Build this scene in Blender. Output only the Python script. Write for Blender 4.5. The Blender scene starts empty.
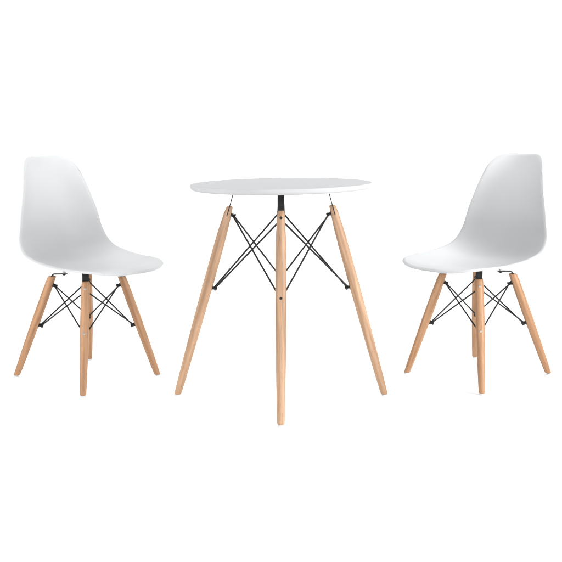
import bpy, bmesh, math, random
import numpy as np
from mathutils import Vector, Matrix, Quaternion
random.seed(4)
sc = bpy.context.scene
col = sc.collection

# ------------------------------------------------------------------ helpers
def link_mesh(name, bm, mat, parent=None, smooth=True, sharp=35):
    me = bpy.data.meshes.new(name)
    bm.normal_update()
    bm.to_mesh(me); bm.free()
    me.materials.append(mat)
    if smooth:
        for p in me.polygons: p.use_smooth = True
        me.set_sharp_from_angle(angle=math.radians(sharp))
    o = bpy.data.objects.new(name, me)
    col.objects.link(o)
    if parent: o.parent = parent
    return o

def tag(o, label, cat, group=None):
    o['label'] = label; o['category'] = cat
    if group: o['group'] = group

def empty(name, loc=(0, 0, 0), rz=0.0):
    o = bpy.data.objects.new(name, None)
    o.empty_display_size = .1
    col.objects.link(o); o.location = loc; o.rotation_euler = (0, 0, rz)
    return o

def frame_from(axis, hint=Vector((0, 0, 1))):
    z = axis.normalized()
    x = hint.cross(z)
    if x.length < 1e-4: x = Vector((1, 0, 0)).cross(z)
    x.normalize(); y = z.cross(x)
    return Matrix((x, y, z)).transposed()

def add_tube(bm, a, b, r, n=12, cap=True):
    a, b = Vector(a), Vector(b)
    M = frame_from(b - a)
    rings = []
    for p in (a, b):
        rings.append([bm.verts.new(p + M @ Vector((r*math.cos(t), r*math.sin(t), 0)))
                      for t in (2*math.pi*k/n for k in range(n))])
    for k in range(n):
        bm.faces.new((rings[0][k], rings[0][(k+1) % n], rings[1][(k+1) % n], rings[1][k]))
    if cap:
        bm.faces.new(rings[0][::-1]); bm.faces.new(rings[1])

def add_lathe(bm, a, axis, prof, n=24, poly=None):
    """prof: list of (distance along the axis, radius), closed at both ends"""
    a = Vector(a); M = frame_from(Vector(axis)); rings = []
    for d, r in prof:
        rings.append([bm.verts.new(a + M @ Vector((r*math.cos(t), r*math.sin(t), d)))
                      for t in (2*math.pi*k/n for k in range(n))])
    for i in range(len(rings)-1):
        for k in range(n):
            bm.faces.new((rings[i][k], rings[i][(k+1) % n], rings[i+1][(k+1) % n], rings[i+1][k]))
    bm.faces.new(rings[0][::-1]); bm.faces.new(rings[-1])

def add_strip(bm, pts, wdir, widths, th):
    """a flat steel strip bent through pts, width along wdir"""
    wdir = Vector(wdir).normalized(); pts = [Vector(p) for p in pts]; rings = []
    for i, p in enumerate(pts):
        t = (pts[min(i+1, len(pts)-1)] - pts[max(i-1, 0)]).normalized()
        n = t.cross(wdir).normalized(); w = widths[i]/2
        rings.append([bm.verts.new(p + wdir*sx*w + n*sn*th/2) for sx, sn in ((-1, -1), (1, -1), (1, 1), (-1, 1))])
    for i in range(len(rings)-1):
        for k in range(4):
            bm.faces.new((rings[i][k], rings[i][(k+1) % 4], rings[i+1][(k+1) % 4], rings[i+1][k]))
    bm.faces.new(rings[0][::-1]); bm.faces.new(rings[-1])
    bmesh.ops.recalc_face_normals(bm, faces=bm.faces)

# ------------------------------------------------------------------ materials
def new_mat(name):
    m = bpy.data.materials.new(name); m.use_nodes = True
    nt = m.node_tree; nt.nodes.clear()
    out = nt.nodes.new('ShaderNodeOutputMaterial')
    b = nt.nodes.new('ShaderNodeBsdfPrincipled')
    nt.links.new(b.outputs[0], out.inputs[0])
    return m, nt, b

def N(nt, kind, **kw):
    n = nt.nodes.new(kind)
    for k, v in kw.items():
        if k in n.inputs: n.inputs[k].default_value = v
        else: setattr(n, k, v)
    return n

def plastic(name, base, rough, bump=.02, tint=(.96, .98, 1.0), spec=.3):
    m, nt, b = new_mat(name)
    tc = N(nt, 'ShaderNodeTexCoord')
    n1 = N(nt, 'ShaderNodeTexNoise', Scale=7.0, Detail=3.0)
    n2 = N(nt, 'ShaderNodeTexNoise', Scale=900.0, Detail=2.0)
    nt.links.new(tc.outputs['Object'], n1.inputs['Vector']); nt.links.new(tc.outputs['Object'], n2.inputs['Vector'])
    mix = N(nt, 'ShaderNodeMix', data_type='RGBA')
    mix.inputs[6].default_value = (*[base*.97*t for t in tint], 1)
    mix.inputs[7].default_value = (*[base*1.03*t for t in tint], 1)
    nt.links.new(n1.outputs['Fac'], mix.inputs[0]); nt.links.new(mix.outputs[2], b.inputs['Base Color'])
    mr = N(nt, 'ShaderNodeMapRange'); mr.inputs[3].default_value = rough-.05; mr.inputs[4].default_value = rough+.05
    nt.links.new(n1.outputs['Fac'], mr.inputs[0]); nt.links.new(mr.outputs[0], b.inputs['Roughness'])
    b.inputs['Specular IOR Level'].default_value = spec
    bp = N(nt, 'ShaderNodeBump', Strength=bump, Distance=.0006)
    nt.links.new(n2.outputs['Fac'], bp.inputs['Height']); nt.links.new(bp.outputs[0], b.inputs['Normal'])
    return m

def beech(name, light, dark):
    m, nt, b = new_mat(name)
    tc = N(nt, 'ShaderNodeTexCoord'); oi = N(nt, 'ShaderNodeObjectInfo')
    sh = N(nt, 'ShaderNodeVectorMath', operation='ADD')
    sc_ = N(nt, 'ShaderNodeVectorMath', operation='SCALE'); sc_.inputs['Scale'].default_value = 37.0
    cmb = N(nt, 'ShaderNodeCombineXYZ')
    for k in range(3): nt.links.new(oi.outputs['Random'], cmb.inputs[k])
    nt.links.new(cmb.outputs[0], sc_.inputs[0])
    nt.links.new(tc.outputs['Object'], sh.inputs[0]); nt.links.new(sc_.outputs[0], sh.inputs[1])
    def mapped(s):
        mp = N(nt, 'ShaderNodeMapping'); mp.inputs['Scale'].default_value = s
        nt.links.new(sh.outputs[0], mp.inputs['Vector']); return mp.outputs[0]
    g = N(nt, 'ShaderNodeTexNoise', Scale=1.0, Detail=6.0, Roughness=.6, Distortion=.6); nt.links.new(mapped((70, 70, 3.2)), g.inputs['Vector'])
    f = N(nt, 'ShaderNodeTexNoise', Scale=1.0, Detail=2.0); nt.links.new(mapped((520, 520, 26)), f.inputs['Vector'])
    l = N(nt, 'ShaderNodeTexNoise', Scale=1.0, Detail=1.0); nt.links.new(mapped((9, 9, 2.2)), l.inputs['Vector'])
    cr = N(nt, 'ShaderNodeValToRGB')
    cr.color_ramp.elements[0].position = .34; cr.color_ramp.elements[0].color = (*dark, 1)
    cr.color_ramp.elements[1].position = .66; cr.color_ramp.elements[1].color = (*light, 1)
    nt.links.new(g.outputs['Fac'], cr.inputs[0])
    # fine dark flecks of beech
    fl = N(nt, 'ShaderNodeMapRange'); fl.inputs[1].default_value = .62; fl.inputs[2].default_value = .74; fl.inputs[3].default_value = 1.0; fl.inputs[4].default_value = .60
    nt.links.new(f.outputs['Fac'], fl.inputs[0])
    lv = N(nt, 'ShaderNodeMapRange'); lv.inputs[3].default_value = .86; lv.inputs[4].default_value = 1.14
    nt.links.new(l.outputs['Fac'], lv.inputs[0])
    mu = N(nt, 'ShaderNodeMath', operation='MULTIPLY'); nt.links.new(fl.outputs[0], mu.inputs[0]); nt.links.new(lv.outputs[0], mu.inputs[1])
    vm = N(nt, 'ShaderNodeVectorMath', operation='SCALE'); nt.links.new(cr.outputs[0], vm.inputs[0]); nt.links.new(mu.outputs[0], vm.inputs['Scale'])
    nt.links.new(vm.outputs[0], b.inputs['Base Color'])
    b.inputs['Roughness'].default_value = .45; b.inputs['Specular IOR Level'].default_value = .2
    bp = N(nt, 'ShaderNodeBump', Strength=.15, Distance=.0005)
    nt.links.new(g.outputs['Fac'], bp.inputs['Height']); nt.links.new(bp.outputs[0], b.inputs['Normal'])
    return m

def metal(name, base, rough, metallic):
    m, nt, b = new_mat(name)
    tc = N(nt, 'ShaderNodeTexCoord'); n1 = N(nt, 'ShaderNodeTexNoise', Scale=160.0, Detail=3.0)
    nt.links.new(tc.outputs['Object'], n1.inputs['Vector'])
    mr = N(nt, 'ShaderNodeMapRange'); mr.inputs[3].default_value = rough-.08; mr.inputs[4].default_value = rough+.08
    nt.links.new(n1.outputs['Fac'], mr.inputs[0]); nt.links.new(mr.outputs[0], b.inputs['Roughness'])
    b.inputs['Specular IOR Level'].default_value = .12
    b.inputs['Base Color'].default_value = (*base, 1); b.inputs['Metallic'].default_value = metallic
    return m

SHELL = plastic('grey_white_polypropylene', .365, .5, spec=.12)
TOP = plastic('white_lacquered_board', .325, .6, .01, spec=.04)
WOOD_C = beech('beech_chair', (.305, .174, .094), (.175, .090, .046))
WOOD_T = beech('beech_table', (.330, .211, .132), (.190, .112, .065))
BLACK = metal('black_powder_coated_steel', (.011, .011, .011), .45, 0.0)
STEEL = metal('zinc_screw', (.34, .31, .28), .5, 1.0)
GLIDE = plastic('pale_glide_plastic', .40, .4)
PAPER = plastic('white_backdrop_paper', .92, .8, .01, (1, 1, 1))

# ------------------------------------------------------------------ the chair shell
SPY = [0.2871, 0.2392, 0.1278, 0.0014, -0.0979, -0.1525, -0.1708, -0.1903, -0.2218]
SPZ = [0.4171, 0.4234, 0.4160, 0.4167, 0.4364, 0.4970, 0.5892, 0.6943, 0.7978]
SHW = [0.2083, 0.2069, 0.2064, 0.2055, 0.1994, 0.1881, 0.1674, 0.1342, 0.0990]
SHE = [0.0067, 0.0139, 0.0228, 0.0339, 0.0437, 0.0489, 0.0512, 0.0475, 0.0375]
R_FRONT, R_TOP, N_FRONT, N_TOP = .17213, .08290, 2.2907, 3.0199     # corner size and squareness
EDGE_POW = 2.2
def cr_spline(y, t):
    y = np.asarray(y); n = len(y)
    i = np.clip(np.floor(t).astype(int), 0, n-2); f = t-i
    p0 = y[np.clip(i-1, 0, n-1)]; p1 = y[i]; p2 = y[i+1]; p3 = y[np.clip(i+2, 0, n-1)]
    return .5*(2*p1+(p2-p0)*f+(2*p0-5*p1+4*p2-p3)*f**2+(3*p1-p0-3*p2+p3)*f**3)

def shell_surface():
    td = np.linspace(0, 8, 4001)
    y = cr_spline(SPY, td); z = cr_spline(SPZ, td)
    al = np.r_[0, np.cumsum(np.hypot(np.diff(y), np.diff(z)))]; L = al[-1]
    sg = np.linspace(0, L, 801); t = np.interp(sg, al, td)
    ker = np.exp(-.5*(np.arange(-40, 41)*(sg[1]-sg[0])/.010)**2); ker /= ker.sum()
    def table_of(v):                                       # spline, then softened at the knots
        v = cr_spline(v, t)
        p = np.r_[2*v[0]-v[40:0:-1], v, 2*v[-1]-v[-2:-42:-1]]
        return np.convolve(p, ker, 'valid')
    ty, tz, tw, te = table_of(SPY), table_of(SPZ), table_of(SHW), table_of(SHE)
    dy = np.gradient(ty, sg); dz = np.gradient(tz, sg); n_ = np.hypot(dy, dz); tny, tnz = dz/n_, -dy/n_
    def I(tab, s): return np.interp(s, sg, tab)
    def F(x, s):
        o = I(te, s)*(np.abs(x)/I(tw, s))**EDGE_POW
        return np.stack([x, I(ty, s)+I(tny, s)*o, I(tz, s)+I(tnz, s)*o], -1)
    nu, nv = 85, 150
    u = np.sin(np.linspace(-1, 1, nu)*math.pi/2)
    v = np.linspace(0, 1, nv); v = .4*v+.6*(1-np.cos(math.pi*v))/2
    def end(r, n, w):                                      # how far the rounded end sets in at |x| = |u|*w
        m = np.clip((np.abs(u)*w-(w-r))/r, 0, 1); return r*(1-np.maximum(1-m**n, 0)**(1/n))
    s0 = end(R_FRONT, N_FRONT, tw[int(.06/L*800)]); s1 = L-end(R_TOP, N_TOP, tw[-1])
    ss = s0[None]+(s1-s0)[None]*v[:, None]
    X = u[None]*I(tw, ss)
    S = F(X, ss)
    h, g = 1e-4, 2e-3
    a = np.clip(ss-g, 0, L); b = np.clip(ss+g, 0, L)
    Nn = np.cross(F(X, b)-F(X, a), F(X+h, ss)-F(X-h, ss)); Nn /= np.linalg.norm(Nn, axis=-1)[..., None]
    if Nn[nv//3, nu//2, 2] < 0: Nn = -Nn                   # towards the sitter
    return S, Nn

def make_shell(parent, th=.0048):
    S, Nn = shell_surface(); nv, nu, _ = S.shape
    # rolled lip: the last few millimetres turn away from the sitter
    rim = np.concatenate([S[0], S[:, -1], S[-1][::-1], S[::-1, 0]])
    flat = S.reshape(-1, 3)
    dist = np.min(np.linalg.norm(flat[:, None]-rim[None], axis=-1), axis=1).reshape(nv, nu)
    k = np.clip(1-dist/.010, 0, 1)
    top = S - Nn*(.0042*k*k)[..., None]
    bot = top - Nn*th
    bm = bmesh.new()
    A = [[bm.verts.new(top[i, j]) for j in range(nu)] for i in range(nv)]
    B = [[bm.verts.new(bot[i, j]) for j in range(nu)] for i in range(nv)]
    for i in range(nv-1):
        for j in range(nu-1):
            bm.faces.new((A[i][j], A[i][j+1], A[i+1][j+1], A[i+1][j]))
            bm.faces.new((B[i][j], B[i+1][j], B[i+1][j+1], B[i][j+1]))
    loop = [(0, j) for j in range(nu-1)]+[(i, nu-1) for i in range(nv-1)]+[(nv-1, j) for j in range(nu-1, 0, -1)]+[(i, 0) for i in range(nv-1, 0, -1)]
    n = len(loop); mids = []
    P = np.array([(top[i, j]+bot[i, j])/2 for i, j in loop])
    al = np.r_[0, np.cumsum(np.linalg.norm(np.diff(np.r_[P, P[:1]], axis=0), axis=1))]
    def at(d): return np.stack([np.interp(np.mod(d, al[-1]), al, np.r_[P[:, c], P[:1, c]]) for c in range(3)], -1)
    tg = at(al[:-1]+.005)-at(al[:-1]-.005); tg /= np.linalg.norm(tg, axis=1)[:, None]+1e-9
    for q, (i, j) in enumerate(loop):
        out = np.cross(tg[q], Nn[i, j]); out /= np.linalg.norm(out)+1e-9
        cdir = P[q]-S[nv//2, nu//2]
        if q == 0: sgn = 1 if out @ cdir > 0 else -1
        row = []
        for ang in (math.pi*.25, math.pi*.5, math.pi*.75):
            row.append(bm.verts.new(P[q]+sgn*out*math.sin(ang)*th/2+Nn[i, j]*math.cos(ang)*th/2))
        mids.append(row)
    for q in range(n):
        r = (q+1) % n
        a = [A[loop[q][0]][loop[q][1]]]+mids[q]+[B[loop[q][0]][loop[q][1]]]
        b = [A[loop[r][0]][loop[r][1]]]+mids[r]+[B[loop[r][0]][loop[r][1]]]
        for m_ in range(4):
            bm.faces.new((a[m_], a[m_+1], b[m_+1], b[m_]))
    bmesh.ops.recalc_face_normals(bm, faces=bm.faces)
    o = link_mesh('seat_shell', bm, SHELL, parent, sharp=180)
    return o, bot.reshape(-1, 3)

# ------------------------------------------------------------------ splayed wooden base
def prof_at(prof, t):
    xs = [p[0] for p in prof]; ys = [p[1] for p in prof]
    return float(np.interp(t, xs, ys))

def make_leg(foot, top, prof, mat, parent, screw_mat, bolts, glide_h=.0062):
    """prof: (fraction from the foot, radius); the foot and the top are cut level"""
    foot = Vector(foot); top = Vector(top); ax = top-foot; L = ax.length; a = ax.normalized()
    M = frame_from(ax)
    n = 40
    ts = [0, .012, .03, .06, .12, .2, .3, .4, .5, .6, .7, .8, .88, .94, .975, .992, 1.0]
    bm = bmesh.new(); rings = []
    for t in ts:
        r = prof_at(prof, t)
        if t == 0: r -= .0016
        if t == 1.0: r -= .0022
        ring = []
        for k in range(n):
            ph = 2*math.pi*k/n
            v = Vector((r*math.cos(ph), r*math.sin(ph), 0))
            off = M @ v
            # level cut near both ends: slide along the axis until the height is that of the axis point
            kf = max(0, 1-t/.12)+max(0, 1-(1-t)/.12)
            v.z = t*L - kf*off.z/a.z
            if t == 0: v.z += glide_h/a.z
            elif t < .02: v.z += glide_h/a.z*.6
            ring.append(bm.verts.new(v))
        rings.append(ring)
    for i in range(len(rings)-1):
        for k in range(n):
            bm.faces.new((rings[i][k], rings[i][(k+1) % n], rings[i+1][(k+1) % n], rings[i+1][k]))
    bm.faces.new(rings[0][::-1]); bm.faces.new(rings[-1])
    leg = link_mesh('leg', bm, mat, parent, sharp=30)
    ml = Matrix.Translation(foot) @ M.to_4x4()
    leg.matrix_local = ml
    inv = ml.inverted()
    # pale glide under the foot
    bm = bmesh.new(); r0 = prof_at(prof, 0)
    add_lathe(bm, foot, (0, 0, 1), [(0, r0*.66), (.0012, r0*.80), (glide_h+.0006, r0*.80)], 28)
    bm.transform(inv); link_mesh('foot_glide', bm, GLIDE, leg)
    # bolts through the leg, towards the middle of the base
    rad = Vector((parent_center[0]-foot.x, parent_center[1]-foot.y, 0))
    inw = (rad - a*rad.dot(a)).normalized()
    ends = []
    for t in bolts:
        c = foot+ax*t; r = prof_at(prof, t)
        bm = bmesh.new()
        # domed head outside with a socket
        add_lathe(bm, c-inw*(r-.0012), -inw, [(0, .0046), (.0012, .0045), (.0020, .0036), (.0021, .0019), (.0012, .0017)], 20)
        bm.transform(inv); link_mesh('screw_head', bm, screw_mat, leg)
        bm = bmesh.new()
        add_tube(bm, c+inw*(r-.003), c+inw*(r+.0155), .0032, 14)
        add_lathe(bm, c+inw*(r+.0100), inw, [(0, .0068), (.0008, .0074), (.0042, .0074), (.0050, .0064)], 6)
        add_lathe(bm, c+inw*(r-.0015), inw, [(0, .0078), (.0032, .0078)], 20)
        bm.transform(inv); link_mesh('bolt', bm, BLACK, leg, sharp=25)
        ends.append((c, inw, r))
    return leg, ends

def make_braces(ends, order, r, parent):
    """crossed rods between neighbouring legs: the upper bolt of one to the lower bolt of the next"""
    for i in range(len(order)):
        a, b = order[i], order[(i+1) % len(order)]
        for hi, lo, off in ((a, b, .0038), (b, a, .0078)):
            p, pi_, pr = ends[hi][1]; q, qi, qr = ends[lo][0]
            p = p+pi_*(pr+off); q = q+qi*(qr+off)
            d = (q-p).normalized()
            bm = bmesh.new()
            # slightly bent rod with flattened eyes at both ends
            add_tube(bm, p+d*.003, q-d*.003, r, 12)
            for c_, ax_ in ((p, pi_), (q, qi)):
                add_lathe(bm, c_-ax_*.0016, ax_, [(0, .0062), (.0006, .0068), (.0026, .0068), (.0032, .0062)], 18)
            link_mesh('brace_rod', bm, BLACK, parent)

GROUP = 'moulded shell chairs either side of the table'
def make_chair(near):
    """near: -1 / +1, the side of the front leg that is set a little wider on the uneven floor of the set"""
    global parent_center
    root = empty('shell_chair')
    shell, under = make_shell(root)
    parent_center = (0.0, 0.012)
    wide = (.1940, .2130); norm = (.1715, .1939)
    f_r = wide if near > 0 else norm; f_l = wide if near < 0 else norm
    feet = {'rr': (.1715, -.1968), 'fl': (-f_l[0], f_l[1]), 'fr': f_r, 'rl': (-.1715, -.1968)}
    ox, oy = (-.0015, .0015) if near > 0 else (.0045, .005)                              # the base sits a touch forward under the shell
    feet = {k: (x+ox, y+oy) for k, (x, y) in feet.items()}
    parent_center = (ox, .012+oy)
    ktop, zt = .48, .3755
    prof = [(0, .0108), (.1, .0122), (.35, .0146), (.6, .0158), (.85, .0156), (1, .0140)]
    ends = {}
    for k, (x, y) in feet.items():
        top = Vector((math.copysign(.1715, x)*ktop+ox, math.copysign(.1955, y)*ktop+.014+oy, zt))
        leg, e = make_leg((x, y, 0), top, prof, WOOD_C, root, STEEL, (.535, .925))
        ends[k] = e
        # bent steel strip let into the leg top, running in under the shell
        foot = Vector((x, y, 0)); a = (top-foot).normalized()
        inw = Vector((parent_center[0]-top.x, parent_center[1]+.01-top.y, 0)).normalized()
        wd = Vector((-inw.y, inw.x, 0))
        p_end = top+inw*(.050 if k[0] == 'r' else .036)+Vector((0, 0, .0085))
        d = np.linalg.norm(under[:, :2]-np.array(p_end[:2]), axis=1)
        cand = under[d < .012]; zs = cand[:, 2].min() if len(cand) else .41
        if k[0] == 'f': p_end.z = max(p_end.z, zs-.0075)
        lift = p_end.z-top.z
        bm = bmesh.new()
        add_strip(bm, [top-a*.030, top-a*.0005, top+a*.0035+inw*.0008, top+inw*.0022+Vector((0, 0, lift*.55)), top+inw*.0050+Vector((0, 0, lift-.0006)), p_end-inw*.02+Vector((0, 0, 0)), p_end+inw*.004],
                  wd, [.027, .025, .0235, .0235, .0235, .0235, .022], .0034)
        br = link_mesh('bracket', bm, BLACK, root, smooth=False)
        bm = bmesh.new()
        add_lathe(bm, p_end-inw*.006-Vector((0, 0, .0062)), (0, 0, 1), [(0, .0042), (.0012, .0056), (.0050, .0056)], 6)
        link_mesh('bracket_bolt', bm, BLACK, br, sharp=25)
        bm = bmesh.new()
        h = max(.004, zs-p_end.z+.0012)
        add_lathe(bm, p_end-inw*.006+Vector((0, 0, .0012)), (0, 0, 1), [(0, .0058), (h*.25, .0056), (h*.8, .0060), (h, .0080)], 24)
        link_mesh('mount_boss', bm, SHELL, shell)
    make_braces(ends, ['fr', 'fl', 'rl', 'rr'], .0027, root)
    return root

def make_table():
    global parent_center
    parent_center = (0.0, 0.0)
    root = empty('round_table')
    h, rt, th = .7262, .3005, .0185
    # round top with softened upper edge and under-cut lower edge
    prof = [(0, rt-.030), (0, rt-.0125), (.0008, rt-.0095), (.0028, rt-.0056), (.0056, rt-.0026), (.0086, rt-.0008), (.0115, rt), (.0168, rt),
            (.0178, rt-.0003), (.0183, rt-.0009), (th, rt-.0018), (th, rt-.0060), (th, rt-.030)]
    bm = bmesh.new(); add_lathe(bm, (0, 0, 0), (0, 0, 1), prof, 160)
    tp = link_mesh('table_top', bm, TOP, root, sharp=40)
    tp.location = (0, 0, h-th); tp.rotation_euler = (0, math.radians(-.85), 0)
    R_, k, zt = .355, .48, .6505
    legprof = [(0, .0120), (.1, .0138), (.3, .0160), (.6, .0176), (.85, .0172), (.92, .0150), (.955, .0130), (1, .0110)]
    ends = {}
    for i, deg in enumerate((0, 90, 180, 270)):
        t = math.radians(deg-.05); c, s = math.cos(t), math.sin(t)
        foot = Vector((R_*c, R_*s, 0)); top = Vector((R_*k*c, R_*k*s, zt+(.003 if deg == 0 else -.0015 if deg == 180 else 0)))
        leg, e = make_leg(foot, top, legprof, WOOD_T, root, BLACK, (.585, .962))
        ends[i] = e
        a = (top-foot).normalized(); inw = Vector((-c, -s, 0)); wd = Vector((-s, c, 0))
        zu = h-th+.0006+math.tan(math.radians(.85))*(R_*k*c)*1.0
        q = top+a*((zu-.0016-top.z)/a.z)
        bm = bmesh.new()
        add_strip(bm, [top-a*.034, top-a*.0003, top+a*.0006, q-a*.004, q+inw*.003-Vector((0, 0, .0004)), q+inw*.055],
                  wd, [.0270, .0240, .0225, .0225, .0225, .0225], .0030)
        br = link_mesh('bracket', bm, BLACK, root, smooth=False)
        for dd in (.022, .042):
            bm = bmesh.new()
            add_lathe(bm, q+inw*dd-Vector((0, 0, .0012)), (0, 0, -1), [(0, .0048), (.0012, .0044), (.0022, .0028)], 16)
            link_mesh('bracket_screw', bm, BLACK, br)
    make_braces(ends, [0, 1, 2, 3], .0031, root)
    return root

# ------------------------------------------------------------------ the things
table = make_table()
tag(table, 'round white cafe table on four splayed wooden legs, between the two chairs', 'table')

chair = make_chair(1)
chair.location = (-.7135, .2660, 0); chair.rotation_euler = (0, 0, -.7017-math.pi/2)
tag(chair, 'pale grey shell chair left of the table, its seat turned towards the right', 'chair', GROUP)

chair2 = make_chair(-1)
chair2.scale = (1.012,)*3
chair2.location = (.7335, .296, 0); chair2.rotation_euler = (0, 0, math.pi+.7017-math.pi/2)
tag(chair2, 'pale grey shell chair right of the table, its seat turned towards the left', 'chair', GROUP)

# ------------------------------------------------------------------ the white studio sweep
X0, X1, Y0, YW, RC, HT = -6.0, 6.0, -3.4, 3.2, 1.1, 3.4
bm = bmesh.new()
v = [bm.verts.new(p) for p in ((X0, Y0, 0), (X1, Y0, 0), (X1, YW-RC, 0), (X0, YW-RC, 0))]
bm.faces.new(v)
fl = link_mesh('floor', bm, PAPER, smooth=False); fl['kind'] = 'structure'
bm = bmesh.new(); prev = None
pts = [(YW-RC+RC*math.sin(a), RC-RC*math.cos(a)) for a in np.linspace(0, math.pi/2, 24)]+[(YW, HT)]
for y, z in pts:
    row = [bm.verts.new((X0, y, z)), bm.verts.new((X1, y, z))]
    if prev: bm.faces.new((prev[0], prev[1], row[1], row[0]))
    prev = row
bd = link_mesh('backdrop', bm, PAPER, sharp=80); bd['kind'] = 'structure'

# ------------------------------------------------------------------ studio light
def softbox(name, loc, target, sx, sy, power, color=(1, 1, 1), spread=180):
    l = bpy.data.lights.new(name, 'AREA'); l.shape = 'RECTANGLE'; l.size = sx; l.size_y = sy
    l.energy = power; l.color = color; l.spread = math.radians(spread)
    o = bpy.data.objects.new(name, l); col.objects.link(o); o.location = loc
    d = Vector(target)-Vector(loc); o.rotation_euler = d.to_track_quat('-Z', 'Y').to_euler()
    return o
softbox('softbox_top', (0, 1.0, 3.6), (0, 1.0, 0), 4.8, 3.8, 165)
softbox('softbox_front', (.5, -4.3, 1.1), (.15, .2, .5), 3.4, 1.7, 140)
softbox('softbox_left', (-2.7, -1.3, 1.4), (-.3, .2, .5), .9, 1.5, 46, (1, .99, .98), 120)
softbox('softbox_right', (2.7, -1.3, 1.4), (.4, .2, .5), .9, 1.5, 86, (1, .99, .98), 120)

w = bpy.data.worlds.new('World'); sc.world = w; w.use_nodes = True
w.node_tree.nodes['Background'].inputs[0].default_value = (.96, .98, 1, 1)
w.node_tree.nodes['Background'].inputs[1].default_value = .15

# ------------------------------------------------------------------ camera
cam = bpy.data.cameras.new('camera'); co = bpy.data.objects.new('camera', cam); col.objects.link(co)
cam.sensor_width = 36; cam.lens = 36*1032.2/562; cam.clip_start = .05; cam.clip_end = 100
co.location = (0, -3.425, .9453); co.rotation_euler = (math.pi/2-.1585, 0, 0)
sc.camera = co
sc.view_settings.view_transform = 'Standard'; sc.view_settings.look = 'None'
sc.view_settings.exposure = 0; sc.view_settings.gamma = 1
sc.render.engine = 'CYCLES'
sc.cycles.max_bounces = 8; sc.cycles.diffuse_bounces = 5
